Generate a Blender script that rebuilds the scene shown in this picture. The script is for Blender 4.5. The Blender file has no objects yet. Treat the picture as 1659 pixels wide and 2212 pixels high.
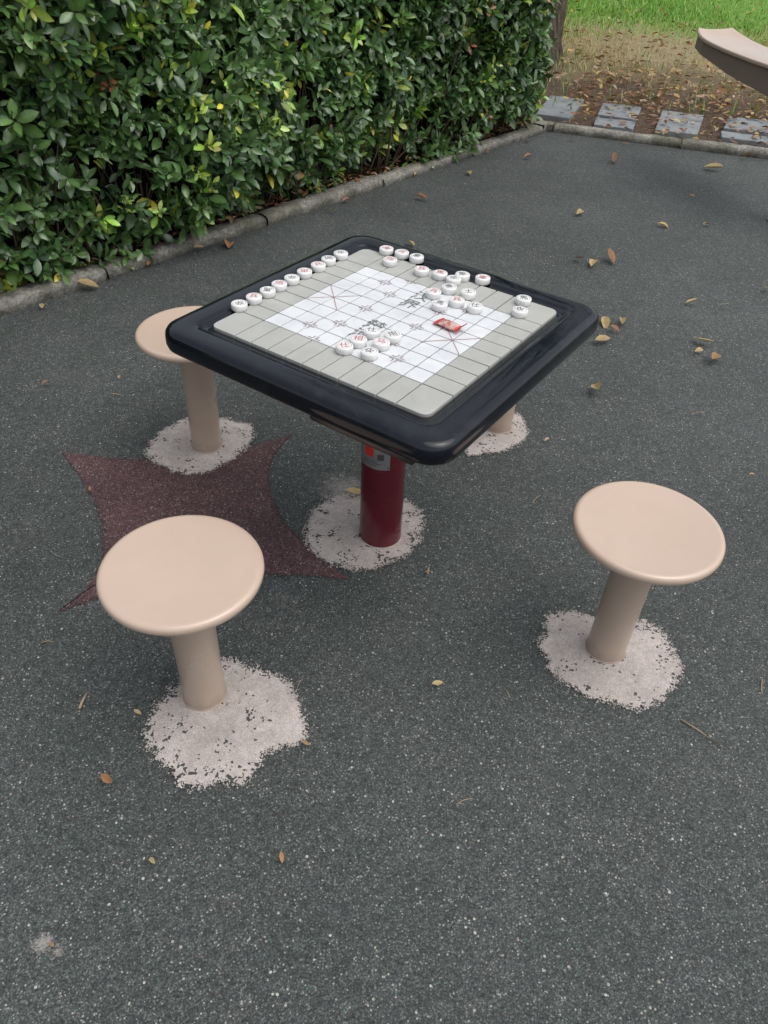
import bpy, bmesh, math, random
import numpy as np
from mathutils import Vector, Matrix
random.seed(7); RNG=np.random.default_rng(11)
scene=bpy.context.scene
scene.view_settings.view_transform='Standard'
try: scene.view_settings.look='None'
except Exception: pass
scene.view_settings.exposure=0

# ------------------------------------------------------------ helpers
def link(ob,parent=None):
    scene.collection.objects.link(ob)
    if parent is not None: ob.parent=parent
    return ob
def empty(name,loc=(0,0,0),rz=0):
    e=bpy.data.objects.new(name,None); e.location=loc; e.rotation_euler=(0,0,rz); e.empty_display_size=.1
    return link(e)
def mesh_obj(name,verts,faces,mat=None,parent=None,smooth=False):
    me=bpy.data.meshes.new(name); me.from_pydata([tuple(v) for v in verts],[],[tuple(f) for f in faces]); me.update()
    if mat: me.materials.append(mat)
    if smooth:
        for p in me.polygons: p.use_smooth=True
    return link(bpy.data.objects.new(name,me),parent)
def np_mesh(name,V,Q,mat,C=None,smooth=False,parent=None):
    me=bpy.data.meshes.new(name); V=np.asarray(V,np.float32); Q=np.asarray(Q,np.int32); m,k=Q.shape
    me.vertices.add(len(V)); me.vertices.foreach_set('co',V.ravel())
    me.loops.add(m*k); me.loops.foreach_set('vertex_index',Q.ravel())
    me.polygons.add(m); me.polygons.foreach_set('loop_start',np.arange(0,m*k,k,dtype=np.int32))
    try: me.polygons.foreach_set('loop_total',np.full(m,k,np.int32))
    except Exception: pass
    me.update(calc_edges=True)
    if C is not None:
        a=me.color_attributes.new('Col','FLOAT_COLOR','POINT'); a.data.foreach_set('color',np.asarray(C,np.float32).ravel())
    if smooth: me.polygons.foreach_set('use_smooth',np.ones(m,bool))
    me.materials.append(mat)
    return link(bpy.data.objects.new(name,me),parent)
def lathe(name,prof,seg=64,mat=None,parent=None,loc=(0,0,0),cap0=True,cap1=True):
    V=[];F=[];n=len(prof)
    for r,z in prof:
        for i in range(seg):
            a=2*math.pi*i/seg; V.append((r*math.cos(a),r*math.sin(a),z))
    for j in range(n-1):
        for i in range(seg):
            k=(i+1)%seg; F.append((j*seg+i,j*seg+k,(j+1)*seg+k,(j+1)*seg+i))
    if cap0: F.append(tuple(reversed(range(seg))))
    if cap1: F.append(tuple((n-1)*seg+i for i in range(seg)))
    ob=mesh_obj(name,V,F,mat,parent,smooth=True); ob.location=loc
    m=ob.modifiers.new('es','EDGE_SPLIT'); m.split_angle=math.radians(50)
    return ob
def box_vf(x0,x1,y0,y1,z0,z1,base=0):
    V=[(x0,y0,z0),(x1,y0,z0),(x1,y1,z0),(x0,y1,z0),(x0,y0,z1),(x1,y0,z1),(x1,y1,z1),(x0,y1,z1)]
    F=[(0,3,2,1),(4,5,6,7),(0,1,5,4),(1,2,6,5),(2,3,7,6),(3,0,4,7)]
    return V,[tuple(i+base for i in f) for f in F]
def bevel(ob,w,seg=2,ang=35):
    m=ob.modifiers.new('bv','BEVEL'); m.width=w; m.segments=seg; m.limit_method='ANGLE'; m.angle_limit=math.radians(ang)
    for p in ob.data.polygons: p.use_smooth=True
    try:
        w_=ob.modifiers.new('wn','WEIGHTED_NORMAL'); w_.keep_sharp=True
    except Exception: pass

class N:
    def __init__(s,name):
        s.m=bpy.data.materials.new(name); s.m.use_nodes=True; s.t=s.m.node_tree; s.t.nodes.clear()
        s.out=s.t.nodes.new('ShaderNodeOutputMaterial'); s.b=s.t.nodes.new('ShaderNodeBsdfPrincipled')
        s.t.links.new(s.b.outputs[0],s.out.inputs[0]); s._c=None
    def n(s,typ,**kw):
        nd=s.t.nodes.new(typ)
        for k,v in kw.items(): setattr(nd,k,v)
        return nd
    def l(s,a,b): s.t.links.new(a,b)
    def co(s,kind='Object'):
        if s._c is None: s._c=s.n('ShaderNodeTexCoord')
        return s._c.outputs[kind]
    def _in(s,sock,v):
        if hasattr(v,'is_output') or hasattr(v,'links'): s.l(v,sock)
        else: sock.default_value=v
    def noise(s,scale,detail=3,rough=.5,vec=None,col=False,dist=0):
        nd=s.n('ShaderNodeTexNoise'); s.l(vec or s.co(),nd.inputs['Vector']); nd.inputs['Scale'].default_value=scale
        nd.inputs['Detail'].default_value=detail; nd.inputs['Roughness'].default_value=rough; nd.inputs['Distortion'].default_value=dist
        return nd.outputs['Color' if col else 'Fac']
    def vor(s,scale,out='Color',vec=None,feature='F1',rnd=1.):
        nd=s.n('ShaderNodeTexVoronoi',feature=feature); s.l(vec or s.co(),nd.inputs['Vector']); nd.inputs['Scale'].default_value=scale
        nd.inputs['Randomness'].default_value=rnd
        return nd.outputs[out]
    def ramp(s,fac,stops,interp='LINEAR'):
        nd=s.n('ShaderNodeValToRGB'); nd.color_ramp.interpolation=interp; e=nd.color_ramp.elements
        while len(e)<len(stops): e.new(.5)
        for i,(p,c) in enumerate(stops):
            e[i].position=p
            if not hasattr(c,'__len__'): c=(c,c,c)
            e[i].color=(*c[:3],1)
        s.l(fac,nd.inputs[0]); return nd.outputs[0]
    def math(s,op,a,b=0.,c=0.,clamp=False):
        nd=s.n('ShaderNodeMath',operation=op,use_clamp=clamp); s._in(nd.inputs[0],a); s._in(nd.inputs[1],b)
        return nd.outputs[0]
    def mix(s,f,a,b,blend='MIX'):
        nd=s.n('ShaderNodeMix',data_type='RGBA',blend_type=blend)
        s._in(nd.inputs[0],f)
        for sock,v in((nd.inputs[6],a),(nd.inputs[7],b)):
            if hasattr(v,'links'): s.l(v,sock)
            else: sock.default_value=(*v[:3],1)
        return nd.outputs[2]
    def sep(s,v):
        nd=s.n('ShaderNodeSeparateColor'); s.l(v,nd.inputs[0]); return nd.outputs
    def xyz(s,v=None):
        nd=s.n('ShaderNodeSeparateXYZ'); s.l(v or s.co(),nd.inputs[0]); return nd.outputs
    def attr(s,name):
        nd=s.n('ShaderNodeAttribute',attribute_name=name); return nd.outputs
    def base(s,c,rough=.5,spec=None,metal=None,coat=None):
        s._in(s.b.inputs['Base Color'],c if hasattr(c,'links') else (*c[:3],1)); s._in(s.b.inputs['Roughness'],rough)
        if spec is not None: s.b.inputs['Specular IOR Level'].default_value=spec
        if metal is not None: s.b.inputs['Metallic'].default_value=metal
        if coat is not None: s.b.inputs['Coat Weight'].default_value=coat; s.b.inputs['Coat Roughness'].default_value=.08
    def bump(s,h,strength=.5,dist=.01):
        nd=s.n('ShaderNodeBump'); nd.inputs['Strength'].default_value=strength; nd.inputs['Distance'].default_value=dist
        s.l(h,nd.inputs['Height']); s.l(nd.outputs[0],s.b.inputs['Normal'])

# ------------------------------------------------------------ materials
def granules(k,stops,scale=290,low=.5):
    v=k.n('ShaderNodeTexVoronoi'); k.l(k.co(),v.inputs['Vector']); v.inputs['Scale'].default_value=scale
    r=k.sep(v.outputs['Color'])
    col=k.ramp(r[0],stops,'CONSTANT')
    d=v.outputs['Distance']
    sh=k.ramp(d,[(0.0,1.0),(.45,.92),(.8,low)])
    return k.mix(1.0,col,sh,'MULTIPLY'),r,d
def rubber_mat():
    k=N('rubber_crumb')
    col,r,d=granules(k,[(0,(.048,.055,.054)),(.28,(.070,.078,.077)),(.52,(.091,.100,.097)),(.70,(.056,.066,.062)),(.82,(.122,.131,.126)),(.935,(.185,.194,.184)),(.980,(.34,.34,.32)),(.994,(.08,.17,.14))],300,.42)
    big=k.noise(.9,5,.6); big2=k.noise(5.5,4,.6)
    t=k.ramp(big,[(.30,.78),(.52,.98),(.70,1.20)])
    col=k.mix(1.0,col,t,'MULTIPLY')
    g=k.ramp(big2,[(.35,(.90,.95,.92)),(.65,(1.09,1.06,1.07))])
    col=k.mix(1.0,col,g,'MULTIPLY')
    g3=k.ramp(k.noise(38,3,.7),[(.3,.78),(.7,1.20)]); col=k.mix(1.0,col,g3,'MULTIPLY')
    ch=k.n('ShaderNodeTexVoronoi'); k.l(k.co(),ch.inputs['Vector']); ch.inputs['Scale'].default_value=110
    cr=k.sep(ch.outputs['Color'])
    m=k.math('MULTIPLY',k.math('GREATER_THAN',cr[0],.925),k.math('LESS_THAN',ch.outputs['Distance'],k.math('MULTIPLY',cr[1],.36)))
    chip=k.ramp(cr[2],[(0,(.40,.37,.31)),(.5,(.25,.27,.25)),(.8,(.52,.51,.47))],'CONSTANT')
    col=k.mix(k.math('MULTIPLY',m,.75),col,chip)
    p=k.xyz()
    def spot(x,y,rad):
        dx=k.math('SUBTRACT',p[0],x); dy=k.math('SUBTRACT',p[1],y)
        q=k.math('SQRT',k.math('ADD',k.math('MULTIPLY',dx,dx),k.math('MULTIPLY',dy,dy)))
        return k.math('SUBTRACT',1.,k.math('DIVIDE',q,rad),clamp=True)
    fine=k.noise(230,3,.7); med=k.noise(34,4,.7)
    w=k.math('MULTIPLY',spot(-.625,.565,.055),.55)
    for a in((-.592,.552,.04,.50),(-.14,2.02,.26,.50),(.05,1.58,.22,.30),(-.28,1.48,.22,.30),(-.38,.98,.34,.34),(.63,1.33,.30,.32)):
        w=k.math('MAXIMUM',w,k.math('MULTIPLY',spot(*a[:3]),a[3]))
    s_=k.math('ADD',k.math('MULTIPLY',w,.55),k.math('ADD',k.math('MULTIPLY',fine,.38),k.math('MULTIPLY',med,.22)))
    wm=k.ramp(s_,[(.48,0.),(.58,.7)])
    col=k.mix(wm,col,(.34,.315,.29))
    k.base(col,.70,.35)
    k.bump(k.math('SUBTRACT',1.,d),.5,.003)
    return k.m
M_rubber=rubber_mat()

def sheet_mask(k,amp_big,amp_fine,scale_f=330,vec=None):
    rad=k.attr('rad')[2]
    nb=k.noise(11,5,.72); nf=k.sep(k.vor(scale_f))[0]; nm=k.noise(75,3,.6)
    v=k.math('ADD',rad,k.math('MULTIPLY',k.math('SUBTRACT',nb,.5),amp_big))
    v=k.math('ADD',v,k.math('MULTIPLY',k.math('SUBTRACT',nf,.5),amp_fine))
    v=k.math('ADD',v,k.math('MULTIPLY',k.math('SUBTRACT',nm,.5),amp_fine*1.6))
    m=k.math('LESS_THAN',v,1.0)
    tr=k.n('ShaderNodeBsdfTransparent'); mx=k.n('ShaderNodeMixShader')
    k.l(m,mx.inputs[0]); k.l(tr.outputs[0],mx.inputs[1]); k.l(k.b.outputs[0],mx.inputs[2]); k.l(mx.outputs[0],k.out.inputs[0])
    return v
def star_mat():
    k=N('red_rubber_crumb')
    col,r,d=granules(k,[(0,(.064,.035,.038)),(.25,(.096,.047,.052)),(.5,(.126,.059,.065)),(.72,(.078,.048,.050)),(.82,(.138,.092,.092)),(.93,(.18,.15,.145)),(.98,(.32,.29,.27))],300,.45)
    t=k.ramp(k.noise(4,4,.6),[(.3,.80),(.7,1.2)]); col=k.mix(1.,col,t,'MULTIPLY')
    g3=k.ramp(k.noise(38,3,.7),[(.3,.78),(.7,1.22)]); col=k.mix(1.0,col,g3,'MULTIPLY')
    k.base(col,.75,.35); k.bump(k.math('SUBTRACT',1.,d),.5,.003)
    sheet_mask(k,.05,.07); return k.m
M_star=star_mat()
def patch_mat():
    k=N('pale_crumb_patch')
    v=k.n('ShaderNodeTexVoronoi'); k.l(k.co(),v.inputs['Vector']); v.inputs['Scale'].default_value=480
    r=k.sep(v.outputs['Color'])
    col=k.ramp(r[0],[(0,(.385,.338,.312)),(.22,(.44,.392,.365)),(.5,(.485,.438,.41)),(.75,(.415,.367,.34)),(.9,(.54,.495,.465))],'CONSTANT')
    sh=k.ramp(v.outputs['Distance'],[(0,1.),(.5,.98),(.85,.84)])
    col=k.mix(1.,col,sh,'MULTIPLY')
    t=k.ramp(k.noise(9,4,.6),[(.3,.86),(.7,1.13)]); col=k.mix(1.,col,t,'MULTIPLY')
    t=k.ramp(k.noise(60,4,.7),[(.3,.84),(.7,1.1)]); col=k.mix(1.,col,t,'MULTIPLY')
    rad=k.attr('rad')[2]
    n1=k.noise(12,4,.75); q=k.sep(k.vor(160))
    edge=k.ramp(rad,[(.10,.18),(.35,.05),(.62,.05),(.95,.17)])
    thr=k.math('ADD',k.math('MULTIPLY',k.math('SUBTRACT',n1,.5),1.7),edge)
    blk=k.math('GREATER_THAN',k.math('ADD',thr,k.math('MULTIPLY',q[0],.55)),.655)
    col=k.mix(k.math('MULTIPLY',blk,.93),col,(.035,.04,.038))
    k.base(col,.85,.25); k.bump(k.math('SUBTRACT',1.,v.outputs['Distance']),.4,.002)
    sheet_mask(k,.42,.12); return k.m
M_patch=patch_mat()

def simple(name,c,rough=.5,spec=.5,metal=0,coat=0,var=.0,vscale=6,bump=0,bscale=60,rvar=0):
    k=N(name)
    if var:
        t=k.ramp(k.noise(vscale,5,.6),[(.3,1-var),(.7,1+var)]); col=k.mix(1.,c,t,'MULTIPLY')
    else: col=c
    if rvar: rough=k.ramp(k.noise(vscale*1.7,5,.65),[(.35,rough-rvar),(.65,rough+rvar)])
    k.base(col,rough,spec,metal,coat)
    if bump: k.bump(k.noise(bscale,3,.5),bump,.002)
    return k.m
def paint_beige(name,c,rough):
    k=N(name)
    t=k.ramp(k.noise(5,5,.6),[(.3,.95),(.7,1.04)]); col=k.mix(1.,c,t,'MULTIPLY')
    sp=k.math('GREATER_THAN',k.noise(170,2,.5),.74); col=k.mix(k.math('MULTIPLY',sp,.35),col,(.28,.21,.15))
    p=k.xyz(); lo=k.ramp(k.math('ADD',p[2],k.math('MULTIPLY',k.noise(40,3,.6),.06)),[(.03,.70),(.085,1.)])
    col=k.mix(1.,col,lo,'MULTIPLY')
    k.base(col,k.ramp(k.noise(7,4,.6),[(.3,rough-.05),(.7,rough+.1)]),.5,None,.3)
    k.bump(k.noise(11,2,.5),.16,.005); return k.m
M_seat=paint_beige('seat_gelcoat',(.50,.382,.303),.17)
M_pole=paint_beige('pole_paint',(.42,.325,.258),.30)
M_pole_red=simple('dark_red_paint',(.10,.007,.014),.24,.5,coat=.3,var=.12,rvar=.07)
def rim_mat():
    k=N('black_gelcoat')
    sm=k.noise(7,5,.65,dist=1.2); du=k.ramp(sm,[(.50,0.),(.80,.13)])
    col=k.mix(du,(.003,.0045,.009),(.10,.11,.13))
    sc=k.math('GREATER_THAN',k.noise(300,1,.5),.77); col=k.mix(k.math('MULTIPLY',sc,.2),col,(.25,.25,.25))
    k.base(col,k.ramp(sm,[(.35,.05),(.75,.20)]),.40); k.bump(k.noise(5,2,.5),.14,.006); return k.m
M_rim=rim_mat()
def tile_mat(name,c):
    k=N(name); a=k.noise(9,5,.65,dist=.6); t=k.ramp(a,[(.3,(.86,.87,.875)),(.7,(1.06,1.06,1.05))])
    col=k.mix(1.,c,t,'MULTIPLY'); g=k.ramp(k.noise(55,4,.7),[(.57,0.),(.8,.34)])
    col=k.mix(g,col,(.33,.32,.30)); k.base(col,.40,.38); k.bump(k.noise(90,2,.5),.05,.001); return k.m
M_tw=tile_mat('white_tile',(.625,.64,.655)); M_tg=tile_mat('grey_tile',(.385,.387,.362))
M_groove=simple('groove_grey',(.15,.15,.145),.7,.3,var=.2,vscale=40)
M_piece=simple('white_plastic',(.70,.70,.69),.36,.5,var=.06,vscale=30)
M_ink=simple('dark_ink',(.06,.06,.065),.55,.4); M_red=simple('red_ink',(.38,.05,.065),.5,.4)
M_mark=simple('maroon_mark',(.18,.065,.075),.5,.4); M_palace=simple('palace_line_paint',(.33,.14,.14),.5,.4)
M_river=simple('river_lettering',(.15,.16,.155),.55,.4)
M_under=simple('underframe_metal',(.055,.045,.041),.16,.6,metal=.3,rvar=.08,vscale=5)
M_plate=simple('plate_metal',(.30,.31,.31),.36,.5,metal=.6,var=.15,vscale=20)
M_platered=simple('plate_red',(.60,.03,.03),.4); M_dark=simple('plate_dark',(.06,.06,.065),.5)
def curb_mat():
    k=N('curb_concrete')
    n=k.noise(6,6,.72); col=k.ramp(n,[(.28,(.13,.125,.10)),(.48,(.255,.245,.21)),(.70,(.40,.385,.345))])
    n2=k.noise(55,4,.7); col=k.mix(1.,col,k.ramp(n2,[(.35,.55),(.65,1.22)]),'MULTIPLY')
    ms=k.ramp(k.noise(2.3,4,.6),[(.5,0.),(.68,.6)]); col=k.mix(ms,col,(.10,.10,.065))
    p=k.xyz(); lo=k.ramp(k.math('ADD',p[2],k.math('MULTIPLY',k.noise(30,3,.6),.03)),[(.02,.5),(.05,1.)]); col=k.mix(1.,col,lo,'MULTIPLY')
    k.base(col,.9,.2); k.bump(k.noise(60,4,.75),1.,.010); return k.m
M_curb=curb_mat()
def slab_mat():
    k=N('slate_slab'); n=k.noise(6,6,.65); col=k.ramp(n,[(.3,(.15,.165,.175)),(.7,(.25,.27,.28))])
    col=k.mix(1.,col,k.ramp(k.noise(120,3,.6),[(.3,.85),(.7,1.12)]),'MULTIPLY')
    k.base(col,.6,.35); k.bump(k.noise(45,4,.6),.3,.003); return k.m
M_slab=slab_mat()
def ground_mat():
    k=N('lawn_and_soil'); p=k.xyz()
    y=k.math('ADD',p[1],k.math('MULTIPLY',p[0],.2)); y=k.math('ADD',y,k.math('MULTIPLY',k.math('SUBTRACT',k.noise(1.3,4,.6),.5),2.6))
    z1=k.ramp(k.math('DIVIDE',y,20.),[(.43,0.),(.52,1.)]); z2=k.ramp(k.math('DIVIDE',y,20.),[(.56,0.),(.66,1.)])
    f=k.noise(55,5,.7)
    soil=k.ramp(f,[(.3,(.05,.034,.024)),(.5,(.12,.085,.062)),(.72,(.22,.165,.12))])
    straw=k.ramp(f,[(.3,(.17,.135,.075)),(.5,(.34,.28,.16)),(.72,(.50,.43,.27))])
    gr=k.ramp(f,[(.3,(.08,.17,.03)),(.5,(.16,.31,.06)),(.72,(.26,.42,.10))])
    col=k.mix(z1,soil,straw); col=k.mix(z2,col,gr); k.base(col,.95,.1); k.bump(f,.9,.03); return k.m
M_ground=ground_mat()
def leaf_mat(name,rough,trans,spec=.5):
    k=N(name); c=k.attr('Col')[0]
    t=k.ramp(k.noise(70,3,.6),[(.3,.85),(.7,1.12)]); c=k.mix(1.,c,t,'MULTIPLY')
    k.base(c,rough,spec)
    if trans:
        tl=k.n('ShaderNodeBsdfTranslucent'); k.l(k.mix(1.,c,(1.3,1.4,.6),'MULTIPLY'),tl.inputs[0])
        mx=k.n('ShaderNodeMixShader'); mx.inputs[0].default_value=trans
        k.l(k.b.outputs[0],mx.inputs[1]); k.l(tl.outputs[0],mx.inputs[2]); k.l(mx.outputs[0],k.out.inputs[0])
    return k.m
M_leaf=leaf_mat('hedge_leaf',.28,.14,.65); M_dry=leaf_mat('dry_leaf',.6,.12,.3); M_grass=leaf_mat('grass_blade',.6,.2,.3)
def bark_mat():
    k=N('bark'); mp=k.n('ShaderNodeMapping'); k.l(k.co(),mp.inputs[0]); mp.inputs['Scale'].default_value=(1,1,.35)
    n=k.noise(30,6,.7,vec=mp.outputs[0]); col=k.ramp(n,[(.3,(.03,.025,.018)),(.5,(.09,.075,.055)),(.7,(.21,.18,.14))])
    k.base(col,.9,.2); k.bump(n,1.,.03); return k.m
M_bark=bark_mat()
M_twig=simple('twig_bark',(.11,.08,.055),.8,.2,var=.3,vscale=30)
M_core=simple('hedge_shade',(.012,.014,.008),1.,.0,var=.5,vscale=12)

# ------------------------------------------------------------ ground sheets
d1=Vector((.635,.773,0)).normalized(); n1=Vector((d1.y,-d1.x,0))
d2=Vector((.960,-.280,0)).normalized(); n2=Vector((d2.y,-d2.x,0))
K=Vector((1.135,6.645,0))
W=90
gx=np.concatenate([np.linspace(-W,-6,12),np.linspace(-5,9,57),np.linspace(10,W,12)]); gy=np.concatenate([np.linspace(-W,-6,10),np.linspace(-5,18,70),np.linspace(20,W+40,12)])
V=[];F=[]
for y in gy:
    for x in gx:
        far=max(0,min(1,((x-K.x)*(-n2.x)+(y-K.y)*(-n2.y)-.6)/1.5))
        side=max(0,min(1,((x-K.x)*(-n1.x)+(y-K.y)*(-n1.y)-.6)/1.5))
        h=max(far,side)*(.03*math.sin(x*1.3+.5)*math.cos(y*.9)+.03)
        V.append((x,y,-.012+h))
nx=len(gx)
for j in range(len(gy)-1):
    for i in range(nx-1): F.append((j*nx+i,j*nx+i+1,(j+1)*nx+i+1,(j+1)*nx+i))
mesh_obj('ground',V,F,M_ground,smooth=True)
a=K-d1*18; b=K+d2*14
mesh_obj('playground_rubber_surface',[(a.x,a.y,0),(a.x,-14,0),(b.x,-14,0),(b.x,b.y,0),(K.x,K.y,0)],[(0,1,2,3,4)],M_rubber)

def kerb_strip(name,start,d,nrm,length,seg=.98,w=.10,h=.055):
    V=[];F=[];s=0
    while s<length:
        e=min(s+seg*random.uniform(.9,1.08),length); jz=random.uniform(-.007,.007); jo=random.uniform(-.007,.007)
        nsub=26; base=len(V)
        prof=[(0,-.05),(.002,h*.4),(0,h-.020),(-.007,h-.007),(-.022,h),(-w*.5,h+.001),(-w+.020,h),(-w+.006,h-.006),(-w,h-.018),(-w,-.05)]
        for q in range(nsub+1):
            t=s+.004+(e-s-.008)*q/nsub; wob=.006*math.sin(t*3.1+jz*900)+random.uniform(-.003,.003)
            edge=.007 if q in(0,nsub) else 0
            for (o,z) in prof:
                p=start+d*t+nrm*(o+jo+wob+random.uniform(-.003,.003)); V.append((p.x,p.y,z+jz+random.uniform(-.003,.003)-(edge if z>0 else 0)))
        m=len(prof)
        for q in range(nsub):
            for r in range(m-1):
                x=base+q*m+r; F.append((x,x+1,x+m+1,x+m))
        F.append(tuple(base+r for r in range(m))); F.append(tuple(base+nsub*m+r for r in reversed(range(m))))
        s=e
    return mesh_obj(name,V,F,M_curb,smooth=True)
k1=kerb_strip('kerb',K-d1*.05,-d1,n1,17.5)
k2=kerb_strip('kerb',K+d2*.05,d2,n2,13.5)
cV=[];cF=[]
ins=[K-d1*.045,K+(-n1-n2)*.004,K+d2*.045]; outs=[K-d1*.045-n1*.098,K-(n1+n2).normalized()*.122,K+d2*.045-n2*.098]
for a_,b_ in zip(ins,outs):
    for z in(-.05,.052): cV.append((a_.x,a_.y,z)); cV.append((b_.x,b_.y,z))
for i in range(2):
    o=i*4; cF+=[(o+2,o+6,o+7,o+3),(o,o+4,o+6,o+2),(o+1,o+3,o+7,o+5)]
mesh_obj('corner_block',cV,cF,M_curb,parent=k1)

def catmull(P,n=8):
    P=[Vector((x,y,0)) for x,y in P]; o=[]; m=len(P)
    for i in range(m):
        a,b,c,d=P[i-1],P[i],P[(i+1)%m],P[(i+2)%m]
        for j in range(n):
            t=j/n; o.append(.5*((2*b)+(c-a)*t+(2*a-5*b+4*c-d)*t*t+(3*b-a-3*c+d)*t**3))
    return o
def ragged_sheet(name,outline,centre,z,mat,dome=0,smooth_pts=True,outer=1.3):
    O=catmull(outline) if smooth_pts else [Vector((x,y,0)) for x,y in outline]
    c=Vector((*centre,0)); rings=[0,.15,.3,.45,.6,.75,.87,.94,1.0,1.1,outer]; V=[];F=[];R=[]
    m=len(O)
    for r in rings:
        for p in O:
            q=c+(p-c)*(r if r<=1 else 1)
            if r>1: q=q+(p-c).normalized()*(r-1)*.20
            V.append((q.x,q.y,z+dome*max(0,1-r*r))); R.append(r)
    for j in range(len(rings)-1):
        for i in range(m):
            k_=(i+1)%m; F.append((j*m+i,j*m+k_,(j+1)*m+k_,(j+1)*m+i))
    ob=mesh_obj(name,V,F,mat); at=ob.data.attributes.new('rad','FLOAT','POINT'); at.data.foreach_set('value',R); return ob
cm=lambda s:[tuple(float(v)/100 for v in p.split(',')) for p in s.split()]
A_out=cm("-42,127 -31,125 -24,122 -21,118 -18,112 -17,104 -25,100 -28,93 -37,92 -43,92 -51,98 -55,104 -55,109 -54,113 -51,119")
B_out=cm("51,150 62,149 76,148 80,144 82,135 80,127 70,119 64,119 52,123 47,129 45,136 46,142")
C_out=cm("-78,236 -84,226 -84,215 -77,209 -69,205 -61,207 -54,216 -49,226 -51,235 -59,239 -70,239")
T_out=cm("-20,195 -24,184 -22,172 -12,164 -3,165 4,168 11,176 12,182 12,191 8,197 -2,198 -13,199")
D_out=cm("28,226 36,226 45,230 51,238 52,249 49,253 40,253 32,250")
def star_outline():
    tips=[(-1.15,2.15),(-.905,1.40),(-.09,1.595),(-.345,2.335)]; mids=[(-.835,1.70),(-.56,1.575),(-.405,1.965),(-.72,2.13)]
    o=[]
    for i in range(4):
        a=Vector((*tips[i],0)); m=Vector((*mids[i],0)); b=Vector((*tips[(i+1)%4],0))
        ctrl=m*2-(a+b)*.5
        ctrl=m+(ctrl-m)*.75
        for j in range(14):
            t=j/14; o.append(tuple(((1-t)**2*a+2*t*(1-t)*ctrl+t*t*b)[:2]))
    return o
ragged_sheet('star_floor_marking',star_outline(),(-.62,1.85),.003,M_star,smooth_pts=False,outer=1.1)
for nm,o,c in(('concrete_patch',A_out,(-.38,1.09)),('concrete_patch',B_out,(.63,1.35)),('concrete_patch',C_out,(-.66,2.22)),('concrete_patch',T_out,(-.04,1.81)),('concrete_patch',D_out,(.40,2.40))):
    ragged_sheet(nm,o,c,.006,M_patch,dome=.006)

# ------------------------------------------------------------ stools
TC=Vector((-.0084,1.7964,0)); yaw=.9851
e1=Vector((math.cos(yaw),math.sin(yaw),0)); e2=Vector((e1.y,-e1.x,0))
def stool(loc,rot,dish=1.):
    e=empty('round_stool',loc,rot)
    R=.1770; zt=.463
    prof=[(.052,zt-.027),(.120,zt-.027),(R-.012,zt-.026),(R-.005,zt-.0245),(R-.001,zt-.020),(R,zt-.014),(R-.0005,zt-.008),(R-.003,zt-.0035),(R-.007,zt-.0009),(R-.012,zt),(R-.017,zt-.0004*dish),(R-.030,zt-.0012*dish),(.12,zt-.0024*dish),(.08,zt-.0048*dish),(.045,zt-.0066*dish),(.02,zt-.0074*dish),(.004,zt-.0076*dish)]
    s=lathe('seat',prof,128,M_seat,e); s.modifiers.clear()
    lathe('pole',[(.052,-.01),(.052,zt-.027)],48,M_pole,e,cap0=False,cap1=False)
    lathe('weld_ring',[(.055,-.01),(.055,.012),(.052,.015)],48,M_pole,e,cap0=False,cap1=False)
    return e
stool((-.430,1.160,0),.3,.6); stool((.627,1.374,0),1.1,1.8); stool((-.644,2.218,0),2.0); stool((.414,2.432,0),4.)

# ------------------------------------------------------------ table
tab=empty('chess_table',TC,yaw)
def rsq(s,rad,z,n=8):
    o=[]
    for q in range(4):
        a0=q*math.pi/2
        for j in range(n+1):
            a=a0+j/n*math.pi/2; sx=1 if q in(0,3) else -1; sy=1 if q in(0,1) else -1
            o.append((sx*(s-rad)+rad*math.cos(a),sy*(s-rad)+rad*math.sin(a),z))
    return o
def loft(name,loops,mat,parent,cap_first=False,cap_last=False):
    V=[];F=[];m=len(loops[0])
    for L in loops: V+=L
    for j in range(len(loops)-1):
        for i in range(m):
            k_=(i+1)%m; F.append((j*m+i,j*m+k_,(j+1)*m+k_,(j+1)*m+i))
    if cap_first: F.append(tuple(reversed(range(m))))
    if cap_last: F.append(tuple((len(loops)-1)*m+i for i in range(m)))
    return mesh_obj(name,V,F,mat,parent,smooth=True)
S=.4155
loft('rim',[rsq(.30,.03,.702),rsq(.36,.05,.7015),rsq(.375,.05,.700),rsq(S-.020,.055,.694),rsq(S-.009,.062,.696),rsq(S-.003,.066,.702),rsq(S,.068,.712),rsq(S,.068,.730),rsq(S-.002,.066,.740),rsq(S-.007,.062,.7475),rsq(S-.014,.056,.7510),rsq(S-.022,.050,.7522),rsq(S-.034,.046,.7526),rsq(.356,.036,.7520),rsq(.348,.032,.7512),rsq(.344,.030,.7490),rsq(.340,.028,.7458),rsq(.334,.026,.7446),rsq(.3215,.022,.7442),rsq(.3195,.021,.7405),rsq(.25,.02,.7400)],M_rim,tab)
loft('board_base',[rsq(.3185,.022,.735),rsq(.3185,.022,.7432),rsq(.3165,.021,.7445)],M_groove,tab,cap_last=True)
st=.0535; X=[-.3177]+[(-4+i)*st for i in range(9)]+[.3177]
sy=.0525; Y=[-.3177]+[(-4.5+i)*sy for i in range(10)]+[.3177]
gp=.0014
Vw=[];Fw=[];Vg=[];Fg=[]
def tile_poly(x0,x1,y0,y1,corner):
    pts=[(x0,y0),(x1,y0),(x1,y1),(x0,y1)]; o=[]
    for i,(x,y) in enumerate(pts):
        rr=.003
        sx_=1 if x==x1 else -1; sy_=1 if y==y1 else -1
        if corner==(sx_,sy_): rr=.021
        cx_=x-sx_*rr; cy_=y-sy_*rr; a0=[math.pi,1.5*math.pi,0,.5*math.pi][i]
        for j in range(6):
            a=a0+j/5*math.pi/2; o.append((cx_+rr*math.cos(a),cy_+rr*math.sin(a)))
    return o
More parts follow.
